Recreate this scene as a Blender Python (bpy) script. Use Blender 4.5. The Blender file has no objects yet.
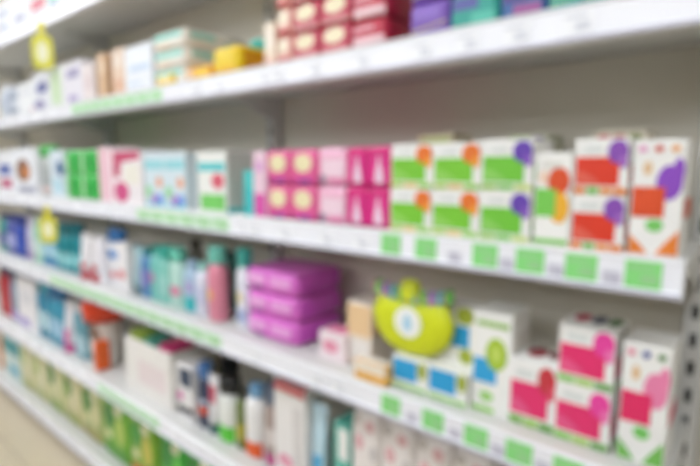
import bpy, bmesh, math, random
from mathutils import Vector

random.seed(7)
scene = bpy.context.scene
COL = scene.collection

# ------------------------------------------------------------------ camera
FPX = 500.0                                   # focal length in pixels of a 700 px wide frame
PITCH = math.atan(67 / FPX)
YAW = math.atan(602 * math.cos(PITCH) / FPX)
CAM = Vector((0.0, -1.12, 1.32))
FWD = Vector((-math.cos(YAW) * math.cos(PITCH), math.sin(YAW) * math.cos(PITCH), -math.sin(PITCH)))
RGT = Vector((math.sin(YAW), math.cos(YAW), 0))
UPV = RGT.cross(FWD)
cd = bpy.data.cameras.new('camera')
cam = bpy.data.objects.new('camera', cd)
COL.objects.link(cam)
cam.location = CAM
cam.rotation_euler = FWD.to_track_quat('-Z', 'Y').to_euler()
cd.sensor_width = 36.0
cd.lens = FPX / 700 * 36.0
cd.clip_start = 0.01
# the photograph is out of focus throughout: the lens is focused just in front of itself
cd.dof.use_dof = True
cd.dof.focus_distance = 0.05
cd.dof.aperture_fstop = 24.5
scene.camera = cam

# ------------------------------------------------------------------ world, exposure
world = bpy.data.worlds.new('world')
scene.world = world
world.use_nodes = True
world.node_tree.nodes['Background'].inputs[0].default_value = (0.9, 0.95, 1.0, 1)
world.node_tree.nodes['Background'].inputs[1].default_value = 0.35
vs = scene.view_settings
vs.view_transform = 'Standard'
vs.look = 'None'
vs.gamma = 1.0
vs.exposure = 0.6
vs.use_curve_mapping = False
LAMP_POWER = 9.0                              # emission of the ceiling panels

# ------------------------------------------------------------------ materials
def lin(h):
    h = h.lstrip('#')
    out = []
    for i in (0, 2, 4):
        c = int(h[i:i + 2], 16) / 255
        out.append(c / 12.92 if c <= 0.04045 else ((c + 0.055) / 1.055) ** 2.4)
    return tuple(out)

_M = {}
def mat(h, rough=0.45, var=0.06, scale=35.0, metal=0.0, alpha=1.0):
    """Procedural surface: a base colour with faint mottling and a roughness of its own."""
    k = (h, rough, var, scale, metal, alpha)
    if k in _M:
        return _M[k]
    m = bpy.data.materials.new('surface_' + h.lstrip('#'))
    m.use_nodes = True
    nt = m.node_tree
    b = nt.nodes['Principled BSDF']
    b.inputs['Roughness'].default_value = rough
    b.inputs['Metallic'].default_value = metal
    b.inputs['Alpha'].default_value = alpha
    tc = nt.nodes.new('ShaderNodeTexCoord')
    nz = nt.nodes.new('ShaderNodeTexNoise')
    nz.inputs['Scale'].default_value = scale
    nz.inputs['Detail'].default_value = 3
    nt.links.new(tc.outputs['Object'], nz.inputs['Vector'])
    mx = nt.nodes.new('ShaderNodeMix')
    mx.data_type = 'RGBA'
    c = lin(h)
    mx.inputs['A'].default_value = tuple(max(0, x * (1 - var)) for x in c) + (1,)
    mx.inputs['B'].default_value = tuple(min(1, x * (1 + var)) for x in c) + (1,)
    nt.links.new(nz.outputs['Fac'], mx.inputs['Factor'])
    nt.links.new(mx.outputs['Result'], b.inputs['Base Color'])
    _M[k] = m
    return m

def emit(h, strength):
    m = bpy.data.materials.new('lamp_diffuser')
    m.use_nodes = True
    nt = m.node_tree
    nt.nodes.remove(nt.nodes['Principled BSDF'])
    e = nt.nodes.new('ShaderNodeEmission')
    e.inputs[0].default_value = lin(h) + (1,)
    e.inputs[1].default_value = strength
    nt.links.new(e.outputs[0], nt.nodes['Material Output'].inputs[0])
    return m

WHITE_METAL = mat('#d9d9d6', 0.55, 0.02, 8)
PANEL = mat('#efeadc', 0.5, 0.03, 6)
RAIL = mat('#f7f8fe', 0.25, 0.02, 8)
RAIL_SHADE = mat('#c9c8d6', 0.3, 0.03, 8)  # lilac-grey paints the shade along the foot of the price rail
BLACK = mat('#17181a', 0.6)

# ------------------------------------------------------------------ mesh helpers
def raw(name, verts, faces, m, parent=None, smooth=False):
    me = bpy.data.meshes.new(name)
    me.from_pydata([tuple(v) for v in verts], [], faces)
    me.update()
    me.materials.append(m)
    if smooth:
        for p in me.polygons:
            p.use_smooth = True
    o = bpy.data.objects.new(name, me)
    COL.objects.link(o)
    o.parent = parent
    return o

def box(name, lo, hi, m, parent=None, bevel=0.0, seg=1):
    bm = bmesh.new()
    bmesh.ops.create_cube(bm, size=1)
    for v in bm.verts:
        for i in range(3):
            v.co[i] = lo[i] + (v.co[i] + 0.5) * (hi[i] - lo[i])
    if bevel:
        bmesh.ops.bevel(bm, geom=bm.edges[:], offset=bevel, segments=seg, affect='EDGES')
    me = bpy.data.meshes.new(name)
    bm.to_mesh(me)
    bm.free()
    me.materials.append(m)
    o = bpy.data.objects.new(name, me)
    COL.objects.link(o)
    o.parent = parent
    return o

def lathe(name, prof, m, sx=1.0, sy=1.0, parent=None, n=24, power=2.0):
    """Profile (radius, z) turned about z; sx, sy stretch it, power > 2 squares it."""
    vs_, fs = [], []
    for r, z in prof:
        for k in range(n):
            a = 2 * math.pi * k / n
            c, s = math.cos(a), math.sin(a)
            q = (abs(c) ** power + abs(s) ** power) ** (-1 / power)
            vs_.append((r * sx * c * q, r * sy * s * q, z))
    for i in range(len(prof) - 1):
        for k in range(n):
            k2 = (k + 1) % n
            fs.append((i * n + k, i * n + k2, (i + 1) * n + k2, (i + 1) * n + k))
    fs.append(tuple(range(n))[::-1])
    fs.append(tuple((len(prof) - 1) * n + k for k in range(n)))
    o = raw(name, vs_, fs, m, parent)
    for p in o.data.polygons:
        p.use_smooth = len(p.vertices) == 4
    return o

def empty(name, loc=(0, 0, 0)):
    o = bpy.data.objects.new(name, None)
    o.empty_display_size = 0.05
    COL.objects.link(o)
    o.location = loc
    return o

LABELS = {}
def tag(o, label, cat, group=None):
    assert label not in LABELS or group, label
    LABELS[label] = 1
    n = len(label.split())
    assert 4 <= n <= 16, (n, label)
    o['label'] = label
    o['category'] = cat
    if group:
        o['group'] = group

def copy_tree(o, parent=None):
    c = o.copy()
    COL.objects.link(c)
    c.parent = parent
    for ch in o.children:
        copy_tree(ch, c)
    return c

# ------------------------------------------------------------------ where things stand
FRONT = -0.30                                  # front face of every shelf lip
LIP = 0.060
BAY = 1.146
END = -0.080                                   # x of the shelf ends at the perforated upright
JOINTS = [-0.092 - BAY * k for k in range(6)]
SHELF_BOTTOM = {'A': 1.868, 'B': 1.502, 'C': 1.131, 'D': 0.788, 'E': 0.405, 'F': 0.043}
TOP = {k: v + LIP - 0.003 for k, v in SHELF_BOTTOM.items()}
HEAD = {'A': 0.5, 'B': 0.31, 'C': 0.31, 'D': 0.284, 'E': 0.295, 'F': 0.275}
SETBACK = {'A': 0.02, 'B': 0.02, 'C': 0.02, 'D': 0.050, 'E': 0.045, 'F': 0.04}
ORD = {'A': 'topmost', 'B': 'second', 'C': 'third', 'D': 'fourth', 'E': 'fifth', 'F': 'bottom'}

def x_at(px, y, z):
    """World x on the line (y, z) along the shelf that is seen at picture column px."""
    a = (px - 350) / FPX
    n = RGT - a * FWD
    d = Vector((0, y, z)) - CAM
    return CAM.x - (n.y * d.y + n.z * d.z) / n.x

def z_at(px, py, y):
    d = FWD + (px - 350) / FPX * RGT + (233 - py) / FPX * UPV
    return CAM.z + (y - CAM.y) / d.y * d.z

# ------------------------------------------------------------------ the room
def structure(o):
    o['kind'] = 'structure'
    return o

XL, XR, YF, YB, ZC = -9.0, 2.2, -7.0, 0.10, 3.0
floor = structure(box('floor', (XL, YF, -0.08), (XR, YB, -0.006), mat('#9c9384', 0.7)))
TILE = 0.42
tile0 = None
tm = mat('#d6c9b0', 0.25, 0.05, 9)
for i in range(16):
    for j in range(6):
        x = -6.2 + i * TILE
        y = -2.56 + j * TILE
        if tile0 is None:
            tile0 = box('tile', (0.0015, 0.0015, -0.006), (TILE - 0.0015, TILE - 0.0015, 0.0), tm, floor, 0.001)
            t = tile0
        else:
            t = tile0.copy()
            COL.objects.link(t)
        t.parent = floor
        t.location = (x, y, 0)
structure(box('wall_back', (XL, YB, 0), (XR, YB + 0.1, ZC), mat('#d9d5cb', 0.7)))
structure(box('wall_front', (XL, YF - 0.1, 0), (XR, YF, ZC), mat('#b5b0a6', 0.7)))
structure(box('wall_left', (XL - 0.1, YF, 0), (XL, YB, ZC), mat('#e2dfd8', 0.7)))
structure(box('wall_right', (XR, YF, 0), (XR + 0.1, YB, ZC), mat('#e2dfd8', 0.7)))
structure(box('added_bounce_blocker', (XL, -2.75, 0), (XR, -2.6, 1.75), mat('#8a8278', 0.7)))  # unseen block, added to cut light bouncing up under the shelves
structure(box('ceiling', (XL, YF, ZC), (XR, YB, ZC + 0.1), mat('#f0efec', 0.8)))

diff = emit('#f5f9ff', LAMP_POWER)
lamp0 = None
spots = [(x, y) for y in (-1.5, -3.0, -4.5, -6.0) for x in (-6.6, -5.2, -3.8, -2.4, -1.0, 0.4)]  # rows beyond the aisle are unseen, added to light the back panels
for i, (x, y) in enumerate(spots):
    if lamp0 is None:
        lamp0 = empty('ceiling_light')
        box('housing', (-0.62, -0.16, -0.05), (0.62, 0.16, 0.0), WHITE_METAL, lamp0, 0.004)
        box('diffuser', (-0.60, -0.14, -0.062), (0.60, 0.14, -0.050), diff, lamp0)
        o = lamp0
    else:
        o = copy_tree(lamp0)
    o.location = (x, y, ZC)
    tag(o, '%s white ceiling light panel of the row %s, from the far end' % (['first', 'second', 'third', 'fourth', 'fifth', 'sixth'][i % 6], ('over the aisle', 'added second from shelves', 'added third from shelves', 'added by opposite wall')[i // 6]), 'ceiling light', 'ceiling light panels')

# ------------------------------------------------------------------ the shelving, bay by bay
BAY_LABEL = [
    'white metal shelving bay ending at the perforated upright, carrying the fruit-printed cartons',
    'white metal shelving bay carrying the mint-green bottles and the pink soft packs',
    'white metal shelving bay at the two yellow hanging cards',
    'far white metal shelving bay beyond the yellow hanging cards',
    'last white metal shelving bay, cut by the edge of the picture',
]
def shelf_part(parent, x0, x1, z, base=False):
    """One shelf: a board with a folded front lip, a rail for price tags, two brackets below."""
    zb = z + LIP
    w = x1 - x0
    prof = [(-0.298, z), (-0.298, zb - 0.002), (-0.296, zb), (-0.288, zb), (-0.286, zb - 0.004), (-0.041, zb - 0.004),
            (-0.041, zb - 0.028), (-0.270, zb - 0.028), (-0.282, z), (-0.290, z)]
    n = len(prof)
    v = [(0.0008, y, q - z) for y, q in prof] + [(w - 0.0008, y, q - z) for y, q in prof]
    f = [(i, (i + 1) % n, n + (i + 1) % n, n + i) for i in range(n)] + [tuple(range(n))[::-1], tuple(range(n, 2 * n))]
    s = raw('shelf', v, f, WHITE_METAL, parent)
    s.location = (x0, 0, z)
    box('rear_edge', (0.010, -0.0412, LIP - 0.028), (w - 0.034, -0.0002, LIP - 0.004), WHITE_METAL, s)
    pr = [(-0.298, 0.004), (-0.3015, 0.002), (-0.3045, 0.004), (-0.3045, 0.010), (-0.3010, 0.012), (-0.3000, 0.051), (-0.3025, 0.055), (-0.298, 0.058)]
    n = len(pr)
    v = [(0.002, y, q) for y, q in pr] + [(w - 0.002, y, q) for y, q in pr]
    f = [(i, n + i, n + (i + 1) % n, (i + 1) % n) for i in range(n)] + [tuple(range(n)), tuple(range(n, 2 * n))[::-1]]
    raw('price_rail', v, f, RAIL, s)
    box('rail_edge_shade', (0.002, -0.3060, 0.003), (w - 0.002, -0.3046, 0.0095), RAIL_SHADE, s)
    if not base:
        for bx_ in (0.004, w - 0.007):
            q = [(-0.19, 0.024), (-0.042, 0.024), (-0.042, -0.030), (-0.06, -0.030), (-0.19, 0.020)]
            v = [(bx_, y, zz) for y, zz in q] + [(bx_ + 0.003, y, zz) for y, zz in q]
            f = [tuple(range(5)), tuple(range(5, 10))[::-1]] + [(i, i + 5, (i + 1) % 5 + 5, (i + 1) % 5) for i in range(5)]
            raw('bracket', v, f, WHITE_METAL, s)
    return s

def upright(parent, x):
    """Perforated steel channel with a column of dark slots."""
    u = box('upright', (-0.018, -0.040, 0), (0.018, 0.0, 2.30), WHITE_METAL, parent, 0.002)
    u.location = (x, 0, 0)
    return u

slot_mesh = None
def slots(u, z0=0.08, z1=2.25):
    global slot_mesh
    z = 0.0455 + 0.0532
    while z < z1:
        if slot_mesh is None:
            s = box('slot', (-0.0055, -0.0408, -0.013), (0.0055, -0.0400, 0.013), BLACK, u, 0.0003)
            slot_mesh = s
        else:
            s = slot_mesh.copy()
            COL.objects.link(s)
            s.parent = u
        s.location = (0, 0, z)
        z += 0.0532

for b in range(5):
    xr, xl = JOINTS[b], JOINTS[b + 1]
    r = empty('shelving_bay', ((xl + xr) / 2, 0, 0))
    ox = (xl + xr) / 2
    tag(r, BAY_LABEL[b], 'shelving')
    xe = END if b == 0 else xr + 0.012
    zs = [0.10, 0.86, 1.62, 2.28] if b else [0.10, 0.86, 1.62, 2.28]
    for k in range(3):
        box('back_panel', (xl - ox + 0.002, 0.001, zs[k] + 0.001), (xr - ox - 0.002, 0.016, zs[k + 1] - 0.001), PANEL, r, 0.001)
    u = upright(r, xr - ox + (0.007 if b == 0 else 0.0))
    slots(u)
    if b == 4:
        upright(r, xl - ox)
    for k in 'ABCDEF':
        shelf_part(r, xl + 0.012 - ox, xe - ox, SHELF_BOTTOM[k], k == 'F')
    box('plinth', (xl - ox + 0.002, -0.232, 0.0), (xr - ox - 0.002, -0.22, 0.066), mat('#6e6a66', 0.5), r)  # dark grey stands for the shadow below the bottom lip

# ------------------------------------------------------------------ packages
# A print is (part name, shape, numbers, colour); u runs 0..1 across the face, v 0..1 up it.
#   'r' u0 v0 u1 v1   |   'e' cu cv ru rv   |   'p' u v u v ...
def shape_grid(kind, q, dense):
    """Points (u, v) and faces of a print."""
    if kind == 'p':
        pts = [(q[i], q[i + 1]) for i in range(0, len(q), 2)]
        return pts, [tuple(range(len(pts)))]
    if kind == 'r':
        n = 7 if dense else 1
        pts = [(q[0] + (q[2] - q[0]) * i / n, q[1] + (q[3] - q[1]) * j / n) for j in range(n + 1) for i in range(n + 1)]
        return pts, [(j * (n + 1) + i, j * (n + 1) + i + 1, (j + 1) * (n + 1) + i + 1, (j + 1) * (n + 1) + i) for j in range(n) for i in range(n)]
    n = 18
    if not dense:
        pts = [(q[0] + q[2] * math.cos(2 * math.pi * k / n), q[1] + q[3] * math.sin(2 * math.pi * k / n)) for k in range(n)]
        return pts, [tuple(range(n))]
    pts, fs = [(q[0], q[1])], []
    for ring in (1, 2, 3):
        for k in range(n):
            a = 2 * math.pi * k / n
            pts.append((q[0] + q[2] * ring / 3 * math.cos(a), q[1] + q[3] * ring / 3 * math.sin(a)))
    for k in range(n):
        fs.append((0, 1 + k, 1 + (k + 1) % n))
        for ring in (0, 1):
            a, b_ = 1 + ring * n, 1 + (ring + 1) * n
            fs.append((a + k, b_ + k, b_ + (k + 1) % n, a + (k + 1) % n))
    return pts, fs

def add_prints(root, prints, fn, dense=False, rough=0.4):
    for i, (nm, kind, q, c) in enumerate(prints):
        pts, fs = shape_grid(kind, q, dense)
        lift = 0.0005 + 0.00025 * i
        raw(nm, [fn(u, v, lift) for u, v in pts], fs, mat(c, rough), root, dense)

def carton(w, h, d, base='#f4f3f0', prints=(), side=(), top=(), name='carton'):
    o = box(name, (-w / 2, -d / 2, 0), (w / 2, d / 2, h), mat(base, 0.4), None, min(0.0012, h * 0.1))
    add_prints(o, prints, lambda u, v, e: ((u - 0.5) * w, -d / 2 - e, v * h))
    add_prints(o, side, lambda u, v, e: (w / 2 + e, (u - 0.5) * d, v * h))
    f = box('tuck_flap', (-w / 2 + 0.002, -d / 2 + 0.002, h), (w / 2 - 0.002, d / 2 - d * 0.25, h + 0.0006), mat(base, 0.45), o)
    add_prints(o, top, lambda u, v, e: ((u - 0.5) * w, (v - 0.5) * d, h + 0.0006 + e))
    return o

def soft(w, h, d, base, prints=(), side=(), e=6.0, seals=True, name='soft_pack'):
    """Plump film pack: a rounded block with crimped seals at its two ends."""
    N = 6
    bm = bmesh.new()
    bmesh.ops.create_cube(bm, size=2)
    bmesh.ops.subdivide_edges(bm, edges=bm.edges[:], cuts=N, use_grid_fill=True)
    for v in bm.verts:
        p = v.co
        # push the grid lines toward the rim, where the film bends
        t = [math.copysign(abs(c) ** 0.7, c) for c in p]
        s = sum(abs(c) ** e for c in t) ** (-1 / e)
        v.co = Vector((t[0] * s * w / 2, t[1] * s * d / 2, h / 2 + t[2] * s * h / 2))
    me = bpy.data.meshes.new(name)
    bm.to_mesh(me)
    bm.free()
    me.materials.append(mat(base, 0.3))
    for p in me.polygons:
        p.use_smooth = True
    o = bpy.data.objects.new(name, me)
    COL.objects.link(o)
    def fr(u, v, lift):
        x, z = (2 * u - 1) * 0.97, (2 * v - 1) * 0.97
        y = max(0.0, 1 - abs(x) ** e - abs(z) ** e) ** (1 / e)
        return (x * w / 2, -y * d / 2 - lift * 1.6 - 0.0006, h / 2 + z * h / 2)
    def sd(u, v, lift):
        y, z = (2 * u - 1) * 0.95, (2 * v - 1) * 0.95
        x = max(0.0, 1 - abs(y) ** e - abs(z) ** e) ** (1 / e)
        return (x * w / 2 + lift * 1.6 + 0.0006, y * d / 2, h / 2 + z * h / 2)
    add_prints(o, prints, fr, True, 0.3)
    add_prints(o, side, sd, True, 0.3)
    if seals:
        n = 12
        vv, ff = [], []
        for i in range(n + 1):
            x = -w * 0.40 + w * 0.80 * i / n
            yy = (0.0012 if i % 2 else -0.0012)
            vv += [(x, yy, h - 0.003), (x, yy * 0.5, h + 0.0006)]
        for i in range(n):
            ff.append((2 * i, 2 * i + 2, 2 * i + 3, 2 * i + 1))
        raw('crimped_seal', vv, ff, mat(base, 0.35, 0.08), o)
    return o

def bottle(w, h, d, base, cap, prints=(), style='pump', name='bottle'):
    """Oval bottle with shoulders, neck and cap; prints are wrapped on the front."""
    ch = h * (0.16 if style == 'flip' else 0.22)
    bh = h - ch
    prof = [(0.42, 0), (0.48, 0.004), (0.5, 0.02 * h + 0.003), (0.5, bh * 0.82), (0.47, bh * 0.90), (0.38, bh * 0.96), (0.27, bh)]
    o = lathe(name, prof, mat(base, 0.3), w, d, None, 28, 2.4)
    if style == 'flip':
        cp = [(0.30, bh), (0.33, bh + 0.001), (0.33, h - 0.004), (0.30, h)]
    elif style == 'big':
        cp = [(0.46, bh), (0.48, bh + 0.001), (0.47, h - 0.006), (0.42, h)]
    else:
        cp = [(0.22, bh), (0.24, bh + 0.001), (0.24, bh + ch * 0.45), (0.12, bh + ch * 0.5), (0.12, bh + ch * 0.75), (0.26, bh + ch * 0.78), (0.24, h)]
    lathe('cap', cp, mat(cap, 0.35), w, d, o, 20)
    def fr(u, v, lift):
        a = (u - 0.5) * 2.2
        s, c = math.sin(a), math.cos(a)
        q = 0.5 * (abs(c) ** 2.4 + abs(s) ** 2.4) ** (-1 / 2.4)
        return ((w * q + lift) * s, -(d * q + lift + 0.0006) * c, 0.02 * h + 0.004 + v * bh * 0.78)
    add_prints(o, prints, fr, True, 0.3)
    return o

def tube(w, h, d, base, cap, prints=(), name='tube'):
    """Squeeze tube standing on its cap, flattened at the crimped top."""
    ch = h * 0.17
    r = w * 0.38
    n, rings = 24, 8
    def sec(t):
        return r + (w / 2 - r) * t, r * 0.9 * (1 - t) ** 0.75 + 0.0012
    vv, ff = [], []
    for i in range(rings + 1):
        t = i / rings
        a, b_ = sec(t)
        for k in range(n):
            g = 2 * math.pi * k / n
            vv.append((a * math.cos(g), b_ * math.sin(g), ch + (h - ch) * t))
    for i in range(rings):
        for k in range(n):
            ff.append((i * n + k, i * n + (k + 1) % n, (i + 1) * n + (k + 1) % n, (i + 1) * n + k))
    ff += [tuple(range(n))[::-1], tuple(rings * n + k for k in range(n))]
    o = raw(name, vv, ff, mat(base, 0.3), None, True)
    lathe('cap', [(0.9, 0), (0.98, 0.002), (0.94, ch - 0.001), (0.85, ch)], mat(cap, 0.35), r, r * 0.92, o, 20)
    box('crimp', (-w / 2, -0.0016, h - 0.006), (w / 2, 0.0016, h + 0.002), mat(base, 0.35, 0.1), o)
    def fr(u, v, lift):
        a, b_ = sec(v)
        s = (u - 0.5) * 1.7
        return (a * s, -(b_ * math.sqrt(max(0, 1 - s * s)) + lift + 0.0008), ch + (h - ch) * v)
    add_prints(o, prints, fr, True, 0.3)
    return o

def jar(w, h, d, base, cap, prints=(), name='jar'):
    lh = h * 0.3
    bh = h - lh
    o = lathe(name, [(0.40, 0), (0.45, 0.003), (0.46, bh * 0.85), (0.42, bh)], mat(base, 0.25), w, d, None, 28)
    lathe('lid', [(0.47, bh), (0.5, bh + 0.002), (0.5, h - 0.005), (0.46, h)], mat(cap, 0.35), w, d, o, 28)
    def fr(u, v, lift):
        a = (u - 0.5) * 2.4
        return ((w * 0.46 + lift) * math.sin(a), -(d * 0.46 + lift + 0.0006) * math.cos(a), 0.004 + v * bh * 0.8)
    add_prints(o, prints, fr, True, 0.3)
    return o

NTH = ['first', 'second', 'third', 'fourth', 'fifth', 'sixth', 'seventh', 'eighth', 'ninth', 'tenth', 'eleventh', 'twelfth', 'thirteenth', 'fourteenth', 'fifteenth', 'sixteenth']
CARD = {2: 'two', 3: 'three', 4: 'four', 5: 'five'}
BUILD = {'carton': carton, 'soft': soft}
ROWW = {1: [''], 2: ['lower', 'upper'], 3: ['bottom', 'middle', 'top']}
RUNS = []

def run(sh, px0, px1, pyt, make, label, cat, d=0.10, rows=1, cols=1, yoff=0.0, colw=None, tagname=None, name=None, h=None, z0=None, gap=0.0015, tall=True, group=None):
    """Place rows x cols copies of one product on a shelf between two picture columns.
    make(w, h, d) builds one; label has {r} and {c} for the row and the column."""
    y = FRONT + SETBACK[sh] + yoff                    # the front face of the product
    zs = TOP[sh] + 0.0004 if z0 is None else z0
    pm = (px0 + px1) / 2
    if h is None:
        h = max(0.02, z_at(pm, pyt, y) - zs)
    if z0 is None:
        h = min(h, HEAD[sh])
    zm = zs + h / 2
    a, b_ = x_at(px0, y, zm), x_at(px1, y, zm)
    if cat in ('bottle', 'tube') and cols == 1 and b_ - a > 0.1:      # several facings of one product
        cols = round((b_ - a) / 0.068)
        label += ', {c}'
        colw = ['%s of %s' % (NTH[k], CARD[cols]) for k in range(cols)]
    w, hh = (b_ - a) / cols, h / rows
    proto = make(w - gap, hh - 0.001, d)
    if name:
        proto.name = name
    first = True
    made = []
    for r in range(rows):
        for c in range(cols):
            o = proto if first else copy_tree(proto)
            first = False
            o.location = (a + (c + 0.5) * w, y + d / 2 + (random.uniform(0, 0.004) if not rows > 1 else 0.002 * (r % 2)), zs + r * hh)
            lab = label.format(r=ROWW[rows][r] if rows > 1 else '', c=(colw[c] if colw else ''))
            tag(o, ' '.join(lab.split()), cat, group)
            made.append(o)
    RUNS.append((sh, a, b_, tagname))
    return made

# --- carton designs
def tint(c, k=0.35):
    """A paler shade of a print colour."""
    v = [int(c[i:i + 2], 16) for i in (1, 3, 5)]
    return '#%02x%02x%02x' % tuple(int(x + (255 - x) * k) for x in v)

def fruit_box(band, fruit, fruit2, strip, top=()):
    def mk(w, h, d):
        pr = [('colour_band', 'r', (0.03, 0.17, 0.84, 0.68), band),
              ('band_swirl', 'p', (0.05, 0.19, 0.52, 0.19, 0.40, 0.30, 0.22, 0.40, 0.05, 0.44), tint(band, 0.2)),
              ('brand_mark', 'r', (0.14, 0.76, 0.52, 0.86), '#dfe4e0'),
              ('fruit_picture', 'e', (0.80, 0.77, 0.19, 0.21), fruit),
              ('fruit_picture', 'e', (0.90, 0.60, 0.08, 0.12), fruit2)]
        n = len(strip)
        for i, c in enumerate(strip):
            pr.append(('bottom_strip', 'r', (i / n + 0.015, 0.02, (i + 1) / n - 0.015, 0.135), c))
        sd = [('colour_band', 'r', (0.05, 0.2, 0.95, 0.55), band), ('bottom_strip', 'r', (0.03, 0.02, 0.97, 0.1), strip[0])]
        return carton(w, h, d, '#f6f5f1', pr, sd, top)
    return mk

def tall_box(band, fruit, dots, corner, flip=False):
    def mk(w, h, d):
        pr = [('fruit_picture', 'e', (0.72, 0.64, 0.25, 0.15), fruit),
              ('fruit_picture', 'e', (0.88, 0.74, 0.11, 0.11), fruit),
              ('colour_band', 'r', (0.03, 0.34, 0.66, 0.60), band),
              ('bear_picture', 'e', (0.30, 0.76, 0.09, 0.06), '#e9c79a'),
              ('leaf_mark', 'e', (0.50, 0.27, 0.17, 0.055), '#7fd06a'),
              ('bottom_corner', 'p', (0.55, 0.02, 0.97, 0.02, 0.97, 0.24, 0.76, 0.14), corner),
              ('bottom_corner', 'p', (0.03, 0.02, 0.40, 0.02, 0.24, 0.10, 0.03, 0.18), corner)]
        for i, c in enumerate(dots):
            u = 0.18 + 0.62 * i / max(1, len(dots) - 1)
            pr.append(('round_mark', 'e', (u, 0.925, 0.085, 0.028), c))
        sd = [('colour_band', 'r', (0.1, 0.33, 0.9, 0.5), band)]
        return carton(w, h, d, '#f5f4f0', pr, sd)
    return mk

def plain(base, prints, side=(), top=()):
    return lambda w, h, d: carton(w, h, d, base, prints, side, top)

def pack(base, prints, side=(), e=6.0):
    return lambda w, h, d: soft(w, h, d, base, prints, side, e)

def btl(base, cap, prints, style='flip'):
    return lambda w, h, d: bottle(w, h, min(d, w * 0.8), base, cap, prints, style)

def tb(base, cap, prints):
    return lambda w, h, d: tube(w, h, d, base, cap, prints)

R, E_, P_ = 'r', 'e', 'p'
# ================================================================== topmost shelf (only its far corner shows)
def pale(c1, c2, v1=0.55, v2=0.2, base='#f2f3f6'):
    return plain(base, [('printed_panel', R, (0.12, v1, 0.88, v1 + 0.25), c1), ('printed_panel', R, (0.2, v2, 0.8, v2 + 0.18), c2)])
run('A', -4, 10, 0, pale('#c9cfdd', '#b9c2d6'), 'white carton with a grey-blue panel, topmost shelf at the picture edge', 'carton', 0.12, h=0.15, tagname='edge carton')
run('A', 10, 28, 0, pale('#e7e4ee', '#b3b4cc'), 'white carton with a lilac-grey panel on the topmost shelf', 'carton', 0.12, h=0.16, tagname='lilac-grey panel carton')
run('A', 28, 46, 0, pale('#d4566c', '#e9e3ea', 0.24, 0.08), 'white carton with a rose-red panel on the topmost shelf', 'carton', 0.12, h=0.17, tagname='rose-red panel carton')
run('A', 46, 60, 0, pale('#a9dccb', '#c9c6e0', 0.22, 0.05), 'white carton with a mint panel on the topmost shelf', 'carton', 0.12, h=0.16, tagname='mint panel carton')
run('A', 60, 80, 0, pale('#7fd0c0', '#dcdcec', 0.2, 0.05), 'white carton with a turquoise panel on the topmost shelf', 'carton', 0.12, h=0.16, tagname='turquoise panel carton')

# ================================================================== second shelf
run('B', -3, 5, 84, btl('#d5dbe4', '#eceef2', [('label', R, (0.1, 0.3, 0.9, 0.8), '#c5cddc')]), 'pale grey bottle on the second shelf at the picture edge', 'bottle', 0.06, tagname='pale grey edge bottle')
run('B', 5, 11, 86, btl('#9aa6ba', '#e4e7ee', [('label', R, (0.1, 0.3, 0.9, 0.7), '#c2cad8')]), 'slim grey-blue bottle beside the pale grey edge bottle', 'bottle', 0.05, tagname='slim grey-blue bottle')
run('B', 11, 17.5, 85, btl('#a8b2c2', '#dfe4ee', [('label', R, (0.1, 0.25, 0.9, 0.75), '#dde2ea')]), 'slim grey-blue bottle with a pale label beside the first white carton', 'bottle', 0.05, tagname='pale-label slim bottle')
run('B', 17.5, 33, 82, plain('#eef0f2', [('printed_panel', R, (0.15, 0.62, 0.85, 0.72), '#dcdfe8'), ('pink_mark', E_, (0.85, 0.1, 0.1, 0.06), '#e6b3bd')]), 'plain white carton on the second shelf below the hanging yellow card', 'carton', 0.10, tagname='plain white carton')
run('B', 33, 50, 72, plain('#e6e8ee', [('violet_mark', E_, (0.55, 0.60, 0.34, 0.16), '#6f74a8'), ('violet_mark', E_, (0.35, 0.16, 0.3, 0.12), '#8d86b4')]), 'white carton with two dusky violet spots on the second shelf', 'carton', 0.10, tagname='violet-spot carton')
run('B', 50, 62, 66, plain('#dfe9da', [('green_panel', R, (0.25, 0.1, 0.75, 0.86), '#c8e2b4')]), 'slim carton with a soft green stripe on the second shelf', 'carton', 0.10, tagname='soft green stripe carton')
run('B', 62, 82, 61, plain('#e9e6ee', [('violet_panel', R, (0.25, 0.62, 0.85, 0.84), '#a9a3c4'), ('violet_mark', E_, (0.5, 0.14, 0.24, 0.08), '#b0a2cc')]), 'lilac-white carton with a mauve panel on the second shelf', 'carton', 0.10, tagname='mauve panel carton')
run('B', 82, 93, 63, plain('#eee3e2', [('pink_panel', R, (0.1, 0.3, 0.9, 0.7), '#e5d5d6')]), 'blush-white slim carton beside the tan boxes', 'carton', 0.10, tagname='blush-white carton')
run('B', 97.5, 106, 53, plain('#d9b48e', [('cream_panel', R, (0.15, 0.55, 0.85, 0.85), '#ecd2b4')]), 'tan cardboard-coloured slim carton between two dark gaps', 'carton', 0.10, tagname='tan slim carton')
run('B', 112, 124, 48, plain('#ecd0b8', [('peach_panel', R, (0.1, 0.1, 0.9, 0.35), '#e6b99a'), ('cream_panel', R, (0.1, 0.6, 0.9, 0.9), '#f3e2d2')]), 'peach-beige carton beside the big white-blue carton', 'carton', 0.10, tagname='peach-beige carton')
run('B', 124, 151, 44, plain('#eef2f8', [('blue_panel', R, (0.2, 0.45, 0.95, 0.58), '#cfe0f2'), ('blue_panel', R, (0.1, 0.15, 0.6, 0.24), '#d9e4f2')]), 'big white carton with faint sky-blue lines on the second shelf', 'carton', 0.14, tagname='big white-blue carton')
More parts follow.
